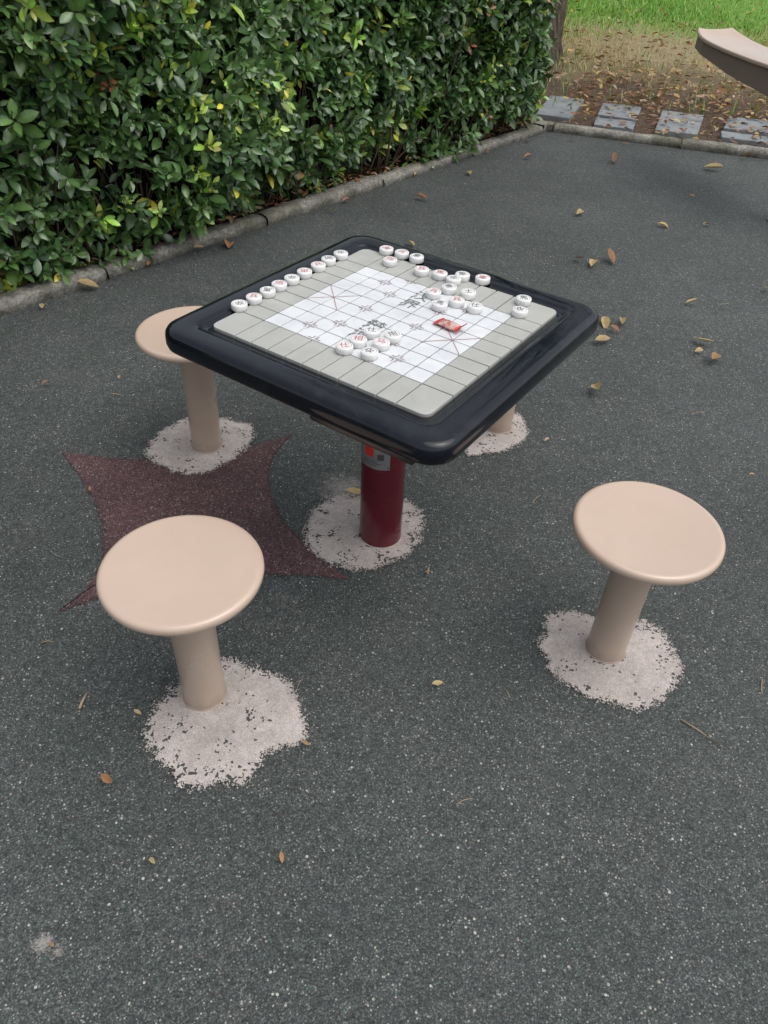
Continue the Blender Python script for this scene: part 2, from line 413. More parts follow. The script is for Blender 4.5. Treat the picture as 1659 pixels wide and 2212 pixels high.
for i in range(len(X)-1):
    for j in range(len(Y)-1):
        inner=1<=i<=8 and 1<=j<=9
        ix0=X[i]+(gp if i else 0); ix1=X[i+1]-(gp if i<len(X)-2 else 0); iy0=Y[j]+(gp if j else 0); iy1=Y[j+1]-(gp if j<len(Y)-2 else 0)
        cn=None
        if i in(0,9) and j in(0,10): cn=(-1 if i==0 else 1,-1 if j==0 else 1)
        L=tile_poly(ix0,ix1,iy0,iy1,cn); V_,F_=(Vw,Fw) if inner else (Vg,Fg); b=len(V_); m=len(L)
        cx_=(ix0+ix1)/2; cy_=(iy0+iy1)/2; dz=random.uniform(-.00025,.00025)
        def sh(p,s): return (p[0]-math.copysign(s,p[0]-cx_),p[1]-math.copysign(s,p[1]-cy_))
        for z,s in((.7435,0),(.7492,0),(.7500,.0009)):
            for p in L: q=sh(p,s); V_.append((q[0],q[1],z+dz))
        for t in range(2):
            for u in range(m): k_=(u+1)%m; F_.append((b+t*m+u,b+t*m+k_,b+(t+1)*m+k_,b+(t+1)*m+u))
        F_.append(tuple(b+2*m+u for u in range(m)))
mesh_obj('inner_tiles',Vw,Fw,M_tw,tab); mesh_obj('border_tiles',Vg,Fg,M_tg,tab)
def strips(name,segs,w,z,mat):
    V=[];F=[]
    for (a0,b0,a1,b1) in segs:
        p=Vector((a0,-b0)); q=Vector((a1,-b1)); d=(q-p).normalized(); n_=Vector((-d.y,d.x))*w/2; i=len(V)
        for v in(p-n_,q-n_,q+n_,p+n_): V.append((v.x,v.y,z))
        F.append((i,i+1,i+2,i+3))
    return mesh_obj(name,V,F,mat,tab)
sg=[]
def brackets(a,b,l=.013,o=.0055):
    for sa in(-1,1):
        for sb in(-1,1):
            if abs(a+sa*o*2)>4*st+.001: continue
            i0=len(sg)
            sg.append((a+sa*o,b+sb*o,a+sa*(o+l),b+sb*o)); sg.append((a+sa*o,b+sb*(o+.001),a+sa*o,b+sb*(o+l)))
for s_ in(-1,1):
    for a in(-3,3): brackets(a*st,s_*2.5*sy)
    for a in(-4,-2,0,2,4): brackets(a*st,s_*1.5*sy)
strips('position_marks',sg,.0018,.7507,M_mark)
def diag(name,sgn,z):
    pl=[]
    for s_ in(-1,1):
        b0=s_*4.5*sy; b1=s_*2.5*sy; pl.append((-st*sgn,b0,st*sgn,b1))
    strips(name,pl,.0018,z,M_palace)
diag('palace_lines',1,.7507); diag('palace_lines_cross',-1,.7510)
def text_obj(name,s,size,mat,parent,M,off=0):
    cu=bpy.data.curves.new(name,'FONT'); cu.body=s; cu.size=size; cu.align_x='CENTER'; cu.align_y='CENTER'; cu.resolution_u=2; cu.offset=off
    cu.materials.append(mat); o=link(bpy.data.objects.new(name,cu),parent); o.matrix_local=M; return o
for i,(ch,a,b) in enumerate((("汉",.150,-.006),("界",.092,-.006),("楚",-.062,-.006),("河",-.120,-.006))):
    text_obj('river_lettering',ch,.054,M_river,tab,Matrix.Translation((a,-b,.7508))@Matrix.Rotation(-math.pi/2,4,'Z'))
lathe('column',[(.066,-.01),(.066,.69)],64,M_pole_red,tab,cap0=False)
lathe('column_collar',[(.067,.668),(.115,.680),(.16,.694)],64,M_under,tab,cap0=False,cap1=False)
V,F=box_vf(-.392,.10,-.335,-.055,.669,.699); u=mesh_obj('underframe',V,F,M_under,tab); bevel(u,.005,3)
V,F=box_vf(-.20,.20,.0,.26,.682,.699); u=mesh_obj('support_plate',V,F,M_under,tab); bevel(u,.004,2)
def arc_plate(name,rad,a0,a1,z0,z1,mat,th=.0012,n=20):
    V=[];F=[]
    for i in range(n+1):
        a=a0+(a1-a0)*i/n
        for rr,z in((rad,z0),(rad+th,z0),(rad+th,z1),(rad,z1)): V.append((rr*math.cos(a),rr*math.sin(a),z))
    for i in range(n):
        for q in range(4): F.append((i*4+q,i*4+(q+1)%4,(i+1)*4+(q+1)%4,(i+1)*4+q))
    F.append((0,1,2,3)); F.append((n*4+3,n*4+2,n*4+1,n*4))
    return mesh_obj(name,V,F,mat,tab)
face=-math.pi/2-yaw
R0=.0662; A0=face-math.radians(68); A1=face+math.radians(16)
arc_plate('notice_plate',R0,A0,A1,.312,.46,M_plate)
arc_plate('plate_mark',R0+.0012,A0+.28,A0+.74,.352,.382,M_platered,.0006)
arc_plate('plate_code_patch',R0+.0012,A0+.92,A0+1.20,.346,.366,M_dark,.0006)
for q in range(3): arc_plate('plate_line',R0+.0012,A0+.18,A0+(1.1 if q%2 else .9),.324+q*.007,.3258+q*.007,M_dark,.0005)
for aa in(A0+.07,A1-.07): arc_plate('plate_rivet',R0+.0012,aa-.035,aa+.035,.318,.323,M_dark,.0012)

# ------------------------------------------------------------ xiangqi pieces
P=[(-208,-323,'卒',0),(-155,-322,'兵',1),(-104,-321,'馬',0),(-55,-324,'炮',1),(-5,-323,'卒',0),(49,-324,'炮',1),(107,-323,'兵',1),(158,-327,'砲',0),(212,-325,'卒',0),
(326,-245,'馬',1),(333,-195,'兵',1),(336,-145,'象',0),(267,-191,'炮',1),(271,-85,'兵',1),(283,-32,'馬',1),(277,16,'卒',0),(316,21,'象',0),(335,75,'車',1),(223,35,'車',0),(230,91,'士',0),(172,18,'兵',1),(169,92,'兵',1),(122,69,'馬',0),(170,147,'仕',0),(292,224,'馬',0),(225,249,'卒',0),
(-109,20,'仕',0),(-94,71,'炮',0),(-165,21,'相',1),(-141,71,'马',1),(-212,16,'仕',1),(-196,77,'卒',0)]
pr=.0208; ph=.0165
for i,(a,b,ch,red) in enumerate(P):
    a/=1000; b/=1000
    p=TC+e1*a+e2*b
    zb=.7506 if max(abs(a),abs(b))<.3177+.0 else .7530
    ob=lathe('xiangqi_piece',[(pr-.0015,0),(pr,.0015),(pr,ph-.0022),(pr-.0007,ph-.0007),(pr-.0022,ph),(pr-.0038,ph),(pr-.0043,ph-.0006),(pr-.0050,ph-.0006),(pr-.0055,ph)],40,M_piece)
    ob.location=(p.x,p.y,.7506); rot=random.uniform(-.7,.7)+(random.choice([0,math.pi]) if i<18 else 0); ob.rotation_euler=(0,0,rot)
    text_obj('character',ch,.0240,M_red if red else M_ink,ob,Matrix.Translation((0,-.0005,ph+.0004)))
    V=[];F=[];n=40
    for j in range(n):
        t=2*math.pi*j/n
        V+=[((pr-.0048)*math.cos(t),(pr-.0048)*math.sin(t),ph-.0003),((pr-.0043)*math.cos(t),(pr-.0043)*math.sin(t),ph-.0003)]
    for j in range(n): k_=(j+1)%n; F.append((2*j,2*j+1,2*k_+1,2*k_))
    mesh_obj('ring',V,F,M_red if red else M_ink,ob)

# ------------------------------------------------------------ candy wrapper
def candy():
    k=N('candy_film'); p=k.xyz(); n=k.noise(70,4,.7)
    blob=k.n('ShaderNodeTexVoronoi'); k.l(k.co(),blob.inputs['Vector']); blob.inputs['Scale'].default_value=75
    bc=k.sep(blob.outputs['Color'])
    body=k.ramp(bc[0],[(0,(.50,.30,.24)),(.25,(.46,.05,.04)),(.5,(.56,.42,.36)),(.7,(.55,.20,.08)),(.85,(.40,.035,.035))],'CONSTANT')
    body=k.mix(k.ramp(n,[(.4,0.),(.6,.6)]),body,(.55,.45,.40))
    endm=k.math('GREATER_THAN',k.math('ADD',k.math('ABSOLUTE',p[0]),k.math('MULTIPLY',n,.006)),.0275); col=k.mix(endm,body,(.60,.035,.03))
    k.base(col,.20,.6,None,.4); k.bump(k.noise(150,4,.7),.9,.004)
    nu,nv=52,26; V=[];F=[]
    L=.039
    for side in(1,-1):
        for i in range(nu+1):
            u_=-L+2*L*i/nu; body_=max(0,1-abs(u_/.0265)**3)**.6 if abs(u_)<.0265 else 0
            wd=.0185*(1-.16*math.exp(-((abs(u_)-.0275)/.004)**2))*(1+.05*math.sin(u_*180+1))
            for j in range(nv+1):
                t=-1+2*j/nv; hh=.0068*body_*max(0,1-abs(t)**2.2)**.7
                cr=.0013*math.sin(u_*420+t*4)*(1-abs(t))*math.cos(t*6+u_*200) if body_>0 else .0014*math.sin(t*26)
                z=.0075+side*(hh+.0003)+cr+(.008*max(0,(abs(u_)-.027)/.011)*(1+.4*t) if u_>0 else -.003*max(0,(abs(u_)-.027)/.011))
                zig=.0011*((j%2)*2-1) if i in(0,nu) else 0
                V.append((u_+zig+.002*t*t,t*wd,max(z,.0008)))
    m=(nu+1)*(nv+1)
    for s_ in(0,1):
        for i in range(nu):
            for j in range(nv):
                q=s_*m+i*(nv+1)+j; f_=(q,q+nv+1,q+nv+2,q+1); F.append(f_ if s_==0 else f_[::-1])
    ob=mesh_obj('candy_wrapper',V,F,k.m,smooth=True); p_=TC+e1*.050+e2*.143; ob.location=(p_.x,p_.y,.7503); ob.rotation_euler=(0,0,math.atan2(e2.y,e2.x)-.12)
candy()

# ------------------------------------------------------------ vectorised leaves
TT=np.array([0,.28,.58,.84,1.]); TWd=np.array([.07,.80,1.,.62,.03])
def leaves(name,P,D,Nn,Ln,Wd,C,mat,fold=.25,droop=.18,mid=1.35,parent=None):
    P=np.asarray(P);D=np.asarray(D);Nn=np.asarray(Nn)
    D=D/np.linalg.norm(D,axis=1,keepdims=True); Sx=np.cross(D,Nn); Sx/=np.linalg.norm(Sx,axis=1,keepdims=True)+1e-9; Nn=np.cross(Sx,D)
    n=len(P); V=np.zeros((n,15,3)); Cc=np.ones((n,15,4)); fold=np.broadcast_to(fold,(n,)); droop=np.broadcast_to(droop,(n,))
    for i,(t,w) in enumerate(zip(TT,TWd)):
        c=P+D*(Ln*t)[:,None]-Nn*(droop*Ln*t*t)[:,None]
        for j,s in enumerate((-1,0,1)):
            V[:,i*3+j]=c+Sx*(s*w*Wd*.5)[:,None]+Nn*(abs(s)*w*Wd*.5*fold)[:,None]
            Cc[:,i*3+j,:3]=C*(mid if s==0 else .95)
    q=[]
    for i in range(4):
        for j in range(2): a=i*3+j; q.append((a,a+1,a+4,a+3))
    q=np.array(q); Q=(np.arange(n)[:,None,None]*15+q[None]).reshape(-1,4)
    return np_mesh(name,V.reshape(-1,3),Q,mat,Cc.reshape(-1,4),smooth=True,parent=parent)

# ------------------------------------------------------------ hedge
hedge=empty('hedge',(0,0,0))
HL=7.3; H=1.52; DEP=1.4
hs=K-d1*.08
D1=np.array(d1); N1=np.array(n1); HS=np.array(hs); up=np.array([0,0,1.])
def bulge(s,z): return .07*np.sin(s*2.1+1.3*np.sin(z*3.1))+.05*np.sin(s*5.3+z*4.+1.)+.035*np.sin(z*6+s*1.7)
def outer(s,z):
    base=-.13+.18*np.clip(z/.45,0,1)**.8-.10*np.clip((z-1.3)/.3,0,1)**2
    return base+bulge(s,z)*.8
ns=4500
s_=RNG.uniform(0,HL,ns); z_=.04+(H-.04)*RNG.beta(1.05,.95,ns)
gapn=.5+.5*np.sin(s_*7.3+2*np.sin(z_*9))*np.sin(z_*11+s_*3.1)
keep=(RNG.uniform(size=ns)<np.clip(.38+z_/.50,0,1))&(RNG.uniform(size=ns)<.62+.5*gapn+.3*(z_>1.0)); s_=s_[keep]; z_=z_[keep]; ns=len(s_)
dep=np.abs(RNG.normal(0,.082,ns)); off=outer(s_,z_)-dep+.02
endround=.25*np.clip((.35-s_)/.35,0,1)**2
Pf=HS-D1*s_[:,None]+N1*(off-endround)[:,None]; Pf[:,2]=z_
Of=np.tile(N1,(ns,1))
nt=1000; st_=RNG.uniform(0,HL,nt); q_=RNG.uniform(0,DEP,nt); Pt=HS-D1*st_[:,None]-N1*(q_+.02)[:,None]; Pt[:,2]=H-.02-np.abs(RNG.normal(0,.05,nt))+.05*np.sin(st_*3+q_*4); Ot=np.tile(up,(nt,1))
ne=800; q2=RNG.uniform(0,DEP,ne); z2=.05+(H-.05)*RNG.beta(1.1,1,ne); o2=-.02+.05*np.sin(q2*4+z2*5)-np.abs(RNG.normal(0,.06,ne)); Pe=HS+D1*(o2-.02)[:,None]-N1*(q2+.08)[:,None]; Pe[:,2]=z2; Oe=np.tile(D1,(ne,1))
SP=np.concatenate([Pf,Pt,Pe]); SO=np.concatenate([Of,Ot,Oe]); n=len(SP)
depA=np.concatenate([dep,np.full(nt,.03),np.full(ne,.03)])
Dm=SO*RNG.uniform(.5,1.1,(n,1))+up*RNG.uniform(.05,1.0,(n,1))+RNG.normal(0,.42,(n,3)); Dm/=np.linalg.norm(Dm,axis=1,keepdims=True)
kind=RNG.uniform(size=n); young=(kind<.10)&(depA<.09); redd=(kind>.990)
LP=[];LD=[];LN=[];LL=[];LW=[];LC=[]
a0=RNG.uniform(0,6.28,n); ref=np.where(np.abs(Dm[:,2:3])<.9,up,np.array([1.,0,0])); U=np.cross(Dm,ref); U/=np.linalg.norm(U,axis=1,keepdims=True); Vv=np.cross(Dm,U)
NL=8
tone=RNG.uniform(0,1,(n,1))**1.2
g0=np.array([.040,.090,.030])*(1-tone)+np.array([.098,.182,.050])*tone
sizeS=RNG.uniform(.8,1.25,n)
for kx in range(NL):
    az=a0+kx*2.4+RNG.normal(0,.3,n); rad=U*np.cos(az)[:,None]+Vv*np.sin(az)[:,None]
    f=kx/(NL-1); el=.15+.75*f+RNG.normal(0,.15,n)
    dd=rad*np.cos(el)[:,None]+Dm*np.sin(el)[:,None]
    nn=Dm*np.cos(el)[:,None]-rad*np.sin(el)[:,None]+RNG.normal(0,.25,(n,3))+up*.2
    LP.append(SP+Dm*(f*.08-.035)+rad*.005); LD.append(dd); LN.append(nn)
    ln=RNG.uniform(.060,.092,n)*sizeS*(1.05-.38*f); LL.append(ln); LW.append(ln*RNG.uniform(.40,.52,n))
    c=g0*RNG.uniform(.75,1.3,(n,1))
    yl=np.stack([RNG.uniform(.20,.34,n),RNG.uniform(.33,.44,n),RNG.uniform(.05,.09,n)],1)
    c=np.where((young&(f>.25))[:,None],yl,c)
    c=np.where((redd&(f>.3))[:,None],np.stack([RNG.uniform(.30,.46,n),RNG.uniform(.14,.22,n),RNG.uniform(.07,.12,n)],1),c)
    rare=RNG.uniform(size=n)<.007; c=np.where(rare[:,None],np.array([.55,.50,.06]),c)
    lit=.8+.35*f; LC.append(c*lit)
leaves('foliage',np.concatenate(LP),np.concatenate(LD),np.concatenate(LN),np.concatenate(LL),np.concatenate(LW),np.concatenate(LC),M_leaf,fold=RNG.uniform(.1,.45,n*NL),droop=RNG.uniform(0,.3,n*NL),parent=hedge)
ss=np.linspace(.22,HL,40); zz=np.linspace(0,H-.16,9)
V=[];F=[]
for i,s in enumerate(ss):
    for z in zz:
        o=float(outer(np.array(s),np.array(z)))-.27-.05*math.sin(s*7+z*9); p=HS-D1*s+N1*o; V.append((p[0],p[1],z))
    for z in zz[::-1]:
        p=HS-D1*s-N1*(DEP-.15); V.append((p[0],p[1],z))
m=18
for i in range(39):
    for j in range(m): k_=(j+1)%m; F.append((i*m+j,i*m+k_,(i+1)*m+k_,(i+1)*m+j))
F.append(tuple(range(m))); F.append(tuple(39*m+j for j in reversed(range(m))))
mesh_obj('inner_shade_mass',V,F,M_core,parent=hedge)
def tubes(name,paths,mat,parent=None,sides=5):
    V=[];F=[]
    for pts,r0,r1 in paths:
        pts=[Vector(p) for p in pts]; L=len(pts)
        for i,p in enumerate(pts):
            d=(pts[min(i+1,L-1)]-pts[max(i-1,0)]).normalized(); u=d.orthogonal().normalized(); w=d.cross(u); rr=r0+(r1-r0)*i/(L-1)
            if i==0: b=len(V)
            for k_ in range(sides): a=2*math.pi*k_/sides; V.append(tuple(p+u*rr*math.cos(a)+w*rr*math.sin(a)))
        for i in range(L-1):
            for k_ in range(sides): q=(k_+1)%sides; F.append((b+i*sides+k_,b+i*sides+q,b+(i+1)*sides+q,b+(i+1)*sides+k_))
        F.append(tuple(b+k_ for k_ in reversed(range(sides)))); F.append(tuple(b+(L-1)*sides+k_ for k_ in range(sides)))
    return mesh_obj(name,V,F,mat,parent,smooth=True)
paths=[]
for i in range(520):
    s=random.uniform(.1,HL); o=-.20+random.uniform(-.08,.07); base=hs-d1*s+n1*o; h=random.uniform(.25,.9)
    tip=base+n1*random.uniform(.0,.25)-d1*random.uniform(-.3,.3)+Vector((0,0,h)); mid=(base+tip)/2+Vector((random.uniform(-.05,.05),random.uniform(-.05,.05),random.uniform(-.02,.05)))
    paths.append(([base,base.lerp(mid,.5)+Vector((random.uniform(-.02,.02),)*3),mid,mid.lerp(tip,.5)+Vector((random.uniform(-.02,.02),)*3),tip],random.uniform(.003,.009),.0015))
tubes('woody_stems',paths,M_twig,hedge)
o=[hs-n1*.09,hs-n1*1.9,hs-n1*1.9-d1*16,hs-n1*.09-d1*16]
mesh_obj('hedge_bed_soil',[(p.x,p.y,.022) for p in o],[(0,1,2,3)],simple('bed_soil',(.06,.043,.031),.95,.1,var=.5,vscale=30,bump=1.,bscale=60))

# ------------------------------------------------------------ dry leaf masses
def dry_colors(n,yel=.4):
    t=RNG.uniform(size=(n,1)); br=np.array([.27,.13,.065])*RNG.uniform(.5,1.3,(n,1)); ye=np.array([.52,.36,.12])*RNG.uniform(.7,1.2,(n,1)); tan=np.array([.44,.31,.20])*RNG.uniform(.7,1.2,(n,1))
    return np.where(t<yel,ye,np.where(t<yel+.3,tan,br))
def litter(name,P,ln,yel,parent=None,flat=.35):
    n=len(P); az=RNG.uniform(0,6.28,n); D=np.stack([np.cos(az),np.sin(az),RNG.normal(0,.12,n)],1); Nn=np.stack([RNG.normal(0,flat,n),RNG.normal(0,flat,n),np.ones(n)],1)
    return leaves(name,P,D,Nn,ln,ln*RNG.uniform(.34,.5,n),dry_colors(n,yel),M_dry,fold=RNG.uniform(.1,.8,n),droop=RNG.uniform(-.35,.3,n),mid=.8,parent=parent)
n=1900; s=RNG.uniform(0,HL+1,n); q=RNG.uniform(.05,.5,n); Pp=HS-D1*s[:,None]-N1*q[:,None]; Pp[:,2]=.035+RNG.uniform(0,.02,n)+.035*(q<.12)
litter('hedge_leaf_litter',Pp,RNG.uniform(.03,.06,n),.15)
n=4200; t=RNG.uniform(0,6.5,n); q=.12+np.abs(RNG.normal(0,1.35,n)); D2=np.array(d2);N2=np.array(n2); KK=np.array(K)
Pp=KK+D2*t[:,None]-N2*q[:,None]; Pp[:,2]=.03+RNG.uniform(0,.03,n)
on=RNG.uniform(size=n)<np.where((q<.95),.32,1.)
Pp=Pp[on]; litter('soil_leaf_litter',Pp,RNG.uniform(.035,.080,len(Pp)),.2)
n=1100; Pp=np.stack([RNG.uniform(1.2,9,n),7.8+np.abs(RNG.normal(0,3.,n)),RNG.uniform(.06,.11,n)],1); litter('lawn_fallen_leaves',Pp,RNG.uniform(.05,.09,n),.2,flat=.6)
FL=[(-.90,4.02,.11),(-1.46,3.42,.10),(-.78,4.33,.07),(.07,4.16,.07),(.13,4.90,.09),(.46,5.45,.07),(.90,5.87,.07),(1.52,5.90,.11),(1.10,4.78,.08),(1.58,4.65,.07),(2.22,5.83,.13),(1.05,4.02,.11),(1.15,4.08,.11),(1.46,3.59,.065),(.99,3.34,.10),(1.07,3.35,.065),(.94,3.15,.095),(1.40,3.18,.10),(1.41,3.03,.10),(.84,2.72,.09),(.46,2.52,.075),(-.10,1.98,.065),(.16,1.22,.035),(-1.35,2.56,.03),(-1.08,2.63,.03),(-.97,1.93,.02),(.59,2.35,.025),(.14,1.63,.02),(-.60,.91,.04),(-.58,1.09,.025),(-.16,1.03,.02),(-.18,.75,.025),(-.45,.73,.02),(-.60,.56,.015),(2.19,6.42,.09),(2.55,6.14,.08),(-.40,4.6,.05),(-.33,4.78,.06),(.42,5.2,.03),(.30,3.6,.02),(1.9,5.2,.04),(1.75,4.1,.03),(.7,5.0,.02),(1.3,2.2,.02),(.95,1.9,.018),(.32,2.9,.018),(.95,6.3,.05),(.62,5.95,.05),(.1,5.35,.05),(-1.25,3.72,.05),(1.3,6.4,.06),(1.7,6.35,.05),(2.0,6.1,.05),(-1.6,3.2,.05),(-1.05,3.95,.06),(-.72,4.42,.05),(.25,5.6,.04),(1.02,3.26,.05),(.98,4.06,.06),(1.36,3.10,.05),(1.9,3.8,.05),(1.85,4.7,.05)]
FP=np.array([(x,y,.018) for x,y,_ in FL]); n=len(FP)
az=RNG.uniform(0,6.28,n); D=np.stack([np.cos(az),np.sin(az),RNG.normal(.05,.10,n)],1); Nn=np.stack([RNG.normal(0,.25,n),RNG.normal(0,.25,n),np.ones(n)],1); ln=np.array([a for _,_,a in FL])
FP[:,:2]-=D[:,:2]*(ln*.5)[:,None]
FC=np.where(RNG.uniform(size=(n,1))<.6,np.array([.48,.36,.17])*RNG.uniform(.75,1.15,(n,1)),np.array([.34,.18,.085])*RNG.uniform(.7,1.3,(n,1))); FC[20]=(.55,.45,.05)
leaves('fallen_leaves',FP,D,Nn,ln,ln*RNG.uniform(.36,.52,n),FC,M_dry,fold=RNG.uniform(.3,1.,n),droop=RNG.uniform(-.35,.25,n),mid=.72)
tw=[]
for (x,y,l,a,r_) in((-.73,1.10,.045,1.5,.004),(.78,1.16,.11,-.75,.0022),(1.02,1.26,.05,1.2,.0016),(-1.09,2.53,.05,-.2,.0015),(.14,1.63,.03,1.4,.0035),(-.45,1.14,.04,-.6,.0013),(.5,2.0,.05,.9,.0012),(1.2,2.6,.06,.3,.0012),(-.55,1.14,.05,-.7,.0012),(.2,.9,.04,.4,.001),(-.9,1.3,.03,.2,.0011),(.35,1.2,.03,2.,.0011),(.9,1.7,.04,2.6,.0011),(1.6,3.6,.07,.5,.0014),(-.2,1.2,.03,1.2,.0009)):
    p=Vector((x,y,r_+.002)); d=Vector((math.cos(a),math.sin(a),0))*l; tw.append(([p,p+d*.5+Vector((0,.003,.002)),p+d],r_,r_*.6))
tubes('fallen_twigs',tw,simple('twig_dry',(.38,.28,.18),.8,.2))

# ------------------------------------------------------------ slabs
def slab(pts,zt=.028):
    V=[(x,y,-.02) for x,y in pts]+[(x,y,zt+random.uniform(-.004,.004)) for x,y in pts]; F=[(3,2,1,0),(4,5,6,7)]+[(i,(i+1)%4,4+(i+1)%4,4+i) for i in range(4)]
    o=mesh_obj('stone_slab',V,F,M_slab); bevel(o,.006,2); return o
slab([(1.31,7.74),(1.60,7.66),(1.37,6.99),(1.09,7.08)][::-1]); slab([(1.75,7.57),(2.07,7.47),(1.93,7.06),(1.63,7.17)][::-1])
slab([(1.60,7.07),(1.91,6.97),(1.84,6.74),(1.54,6.83)][::-1]); slab([(2.24,7.42),(2.58,7.33),(2.34,6.68),(2.02,6.76)][::-1])
slab([(2.79,7.32),(3.15,7.22),(2.99,6.83),(2.62,6.92)][::-1]); slab([(2.57,6.82),(2.92,6.73),(2.86,6.54),(2.52,6.64)][::-1])
slab([(3.30,7.15),(3.62,7.06),(3.42,6.45),(3.10,6.55)][::-1]); slab([(3.80,7.0),(4.12,6.92),(3.94,6.35),(3.62,6.45)][::-1])

# ------------------------------------------------------------ grass
def blades(name,n,xr,yr,hr,cols,wd=.004,dens=None):
    x=RNG.uniform(*xr,n); y=RNG.uniform(*yr,n)
    if dens is not None: k_=RNG.uniform(size=n)<dens(x,y); x=x[k_];y=y[k_]; n=len(x)
    P=np.stack([x,y,np.full(n,.0)],1); az=RNG.uniform(0,6.28,n); h=RNG.uniform(*hr,n); lean=RNG.normal(0,.6,n)
    sx=np.stack([np.cos(az),np.sin(az),np.zeros(n)],1)*(wd*RNG.uniform(.7,1.5,n))[:,None]; ld=np.stack([-np.sin(az),np.cos(az),np.zeros(n)],1)*(lean*h)[:,None]
    z=np.zeros((n,3)); z[:,2]=h
    V=np.stack([P-sx,P+sx,P+ld*.35+z*.6+sx*.6,P+ld*.35+z*.6-sx*.6,P+ld+z*.95+sx*.1,P+ld+z*.95-sx*.1],1)
    Q=(np.arange(n)[:,None,None]*6+np.array([(0,1,2,3),(3,2,4,5)])[None]).reshape(-1,4)
    ci=RNG.integers(0,len(cols),n); c=np.array(cols)[ci]*RNG.uniform(.7,1.3,(n,1)); C=np.ones((n,6,4)); C[:,:,:3]=c[:,None,:]; C[:,:2,:3]*=.6
    return np_mesh(name,V.reshape(-1,3),Q,M_grass,C.reshape(-1,4))
straw=[(.60,.48,.29),(.54,.43,.26),(.46,.38,.21),(.33,.36,.14),(.62,.52,.34),(.40,.28,.18)]
green=[(.17,.34,.06),(.22,.42,.08),(.27,.45,.10),(.13,.28,.05),(.33,.45,.14)]
yb=lambda x,y: y+.2*x
clump=lambda x,y: np.clip(.55+.6*np.sin(x*3.1+np.sin(y*2.3)*2)*np.sin(y*2.7+x),0.12,1)
blades('dry_grass',40000,(.9,8.5),(7.6,13.2),(.03,.10),straw,.004,lambda x,y:np.clip((yb(x,y)-8.4)/1.3,0,1)*np.clip((13.4-yb(x,y))/1.6,0,1)*clump(x,y))
blades('lawn_grass',52000,(.5,12),(9.6,19),(.04,.10),green,.0070,lambda x,y:np.clip((yb(x,y)-10.7)/2.4,.04,1))
blades('weeds',700,(1.0,6),(7.3,10),(.04,.14),[(.16,.28,.08),(.26,.34,.12)],.006)

# ------------------------------------------------------------ tree
tree=empty('tree',(1.42,9.38,0))
def trunk():
    V=[];F=[];seg=28; lev=[(-.1,.30),(0,.235),(.08,.20),(.2,.172),(.5,.158),(1.,.150),(1.7,.142),(2.5,.13),(3.3,.11),(4.2,.075),(5.2,.03)]
    for i,(z,rr) in enumerate(lev):
        for k_ in range(seg):
            a=2*math.pi*k_/seg; q=rr*(1+.07*math.sin(3*a+z)+.04*math.sin(7*a+z*2)+(.12*math.sin(5*a) if z<.15 else 0)); V.append((q*math.cos(a)+.05*math.sin(z*.8),q*math.sin(a)+.03*z,z))
    for i in range(len(lev)-1):
        for k_ in range(seg): q=(k_+1)%seg; F.append((i*seg+k_,i*seg+q,(i+1)*seg+q,(i+1)*seg+k_))
    F.append(tuple((len(lev)-1)*seg+k_ for k_ in range(seg)))
    mesh_obj('trunk',V,F,M_bark,tree,smooth=True)
trunk()
pa=[];tips=[]
for i in range(16):
    z=random.uniform(2.4,4.6); a=i*2.4; l=random.uniform(1.,2.0); p=Vector((.05,.03*z,z)); d=Vector((math.cos(a),math.sin(a),.55)); q=p+d*l; m_=p.lerp(q,.5)+Vector((0,0,-.08)); pa.append(([p,m_,q],.05,.012)); tips.append(q)
    for j in range(4):
        a2=a+random.uniform(-1,1); t=m_.lerp(q,random.random()); e=t+Vector((math.cos(a2),math.sin(a2),random.uniform(.2,.8)))*random.uniform(.4,.9); pa.append(([t,t.lerp(e,.5),e],.016,.004)); tips.append(e)
tubes('limbs',pa,M_bark,tree,7)
n=5500; tp=np.array([tuple(t) for t in tips]); ii=RNG.integers(0,len(tp),n); Pq=tp[ii]+RNG.normal(0,.30,(n,3)); Dq=RNG.normal(0,1,(n,3)); Dq[:,2]-=.3; ln=RNG.uniform(.07,.12,n)
leaves('crown_foliage',Pq,Dq,RNG.normal(0,.5,(n,3))+up,ln,ln*.45,np.array([.05,.11,.03])*RNG.uniform(.7,1.6,(n,1)),M_leaf,parent=tree)

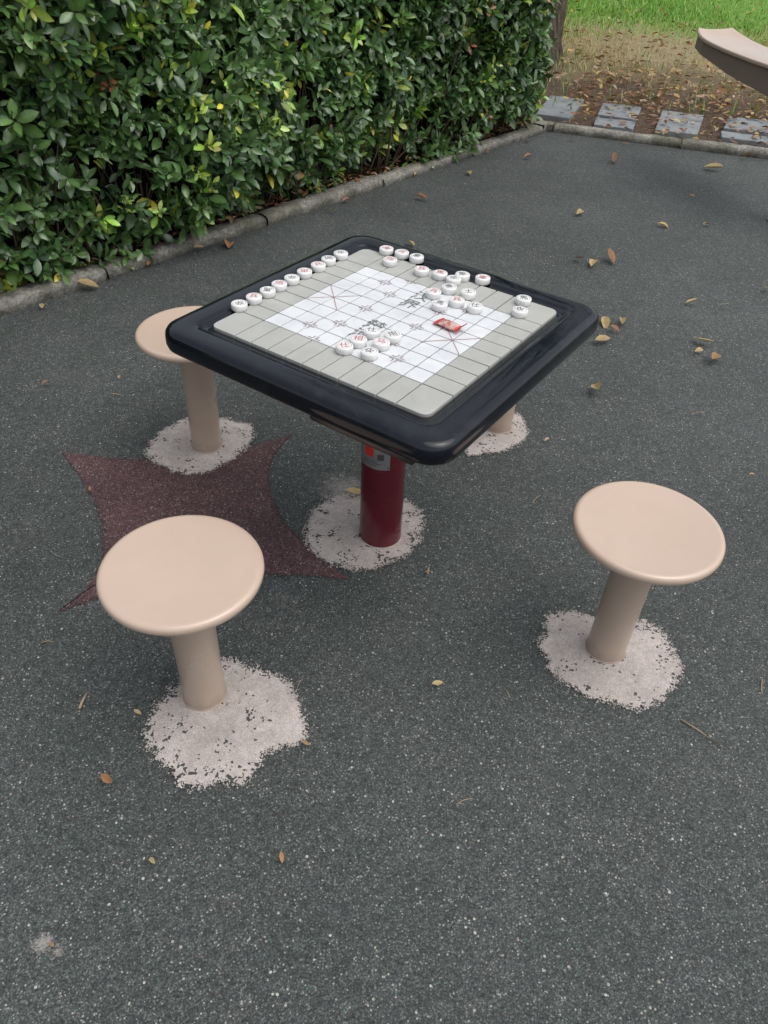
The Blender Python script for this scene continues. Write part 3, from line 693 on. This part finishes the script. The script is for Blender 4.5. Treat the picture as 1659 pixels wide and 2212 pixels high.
# ------------------------------------------------------------ exercise bench
def bench():
    e=empty('exercise_bench',(0,0,0))
    st_=Vector((2.015,5.98,0)); ax=Vector((.30,-.955,0)).normalized(); sd=Vector((-ax.y,ax.x,0))
    L=1.35; Wd=.33; ns_=40; V=[];F=[];nw=14
    def prof(t): return .80+.040*math.exp(-t/.09)-.02*math.sin(min(t,1.)*2.2)+.05*max(0,t-.9)
    for i in range(ns_+1):
        t=L*i/ns_; w=Wd*(.78+.22*min(1,(t/.12))**.5) if t<.12 else Wd
        for j in range(nw+1):
            v=-1+2*j/nw; p=st_+ax*t+sd*(v*w/2); z=prof(t)+.014*v*v*v*v-.006*(abs(v)>.98)
            V.append((p.x,p.y,z))
    for i in range(ns_):
        for j in range(nw): q=i*(nw+1)+j; F.append((q,q+nw+1,q+nw+2,q+1))
    o=mesh_obj('seat_board',V,F,M_seat,e,smooth=True); sm=o.modifiers.new('s','SOLIDIFY'); sm.thickness=.024; sm.offset=-1; bevel(o,.008,3)
    V=[];F=[]
    pts=[(.012,.735,.80),(.12,.715,.785),(.45,.665,.765),(L-.1,.60,.752)]
    for sdn in(-1,1):
        b=len(V)
        for (t,zb,zt) in pts:
            for o_ in(-.008,.008):
                p=st_+ax*t+sd*(sdn*(.118 if t<.05 else .140)+o_); V.append((p.x,p.y,zb)); V.append((p.x,p.y,zt))
        for i in range(len(pts)-1):
            a=b+i*4; F+=[(a,a+1,a+5,a+4),(a+2,a+6,a+7,a+3),(a,a+4,a+6,a+2),(a+1,a+3,a+7,a+5)]
        q=b+(len(pts)-1)*4; F+=[(b,b+2,b+3,b+1),(q,q+1,q+3,q+2)]
    b=len(V)
    for o_ in(.014,.028):
        for s2 in(-.11,.11):
            for z in(.735,.80):
                p=st_+ax*o_+sd*s2; V.append((p.x,p.y,z))
    F+=[(b,b+1,b+3,b+2),(b+4,b+6,b+7,b+5),(b,b+2,b+6,b+4),(b+1,b+5,b+7,b+3)]
    mesh_obj('side_rails',V,F,simple('rail_paint',(.25,.19,.155),.42,var=.06),e)
    p=st_+ax*(L-.15)
    lathe('post',[(.045,0),(.045,.72)],32,M_pole,e,loc=(p.x,p.y,0)); lathe('base_flange',[(.10,0),(.10,.012),(.05,.02)],32,M_pole,e,loc=(p.x,p.y,0),cap0=False,cap1=False)
bench()

# ------------------------------------------------------------ camera
cd=bpy.data.cameras.new('camera'); cam=link(bpy.data.objects.new('camera',cd)); scene.camera=cam
cd.sensor_fit='VERTICAL'; cd.sensor_height=36; cd.sensor_width=27; cd.lens=1658.38/2212*36; cd.clip_end=400; cd.clip_start=.05
cam.matrix_world=Matrix.Translation((0,0,1.6474))@Matrix.Rotation(math.pi/2-.7113,4,'X')@Matrix.Rotation(.0512,4,'Z')

# ------------------------------------------------------------ light
EL=math.radians(66); AZ=math.radians(110)
w=bpy.data.worlds.new('World'); scene.world=w; w.use_nodes=True; t=w.node_tree; bg=t.nodes['Background']
sky=t.nodes.new('ShaderNodeTexSky'); sky.sky_type='NISHITA'; sky.sun_disc=False; sky.sun_elevation=EL; sky.sun_rotation=AZ; sky.dust_density=4; sky.air_density=1.2
hsv=t.nodes.new('ShaderNodeHueSaturation'); hsv.inputs['Saturation'].default_value=.30; hsv.inputs['Value'].default_value=1.25; t.links.new(sky.outputs[0],hsv.inputs['Color']); t.links.new(hsv.outputs[0],bg.inputs[0]); bg.inputs[1].default_value=.15
sl=bpy.data.lights.new('sun','SUN'); sl.energy=1.15; sl.angle=math.radians(70); sl.color=(1,.97,.93); so=link(bpy.data.objects.new('sun',sl))
dv=Vector((math.sin(AZ)*math.cos(EL),math.cos(AZ)*math.cos(EL),math.sin(EL))); so.rotation_euler=dv.to_track_quat('Z','Y').to_euler()
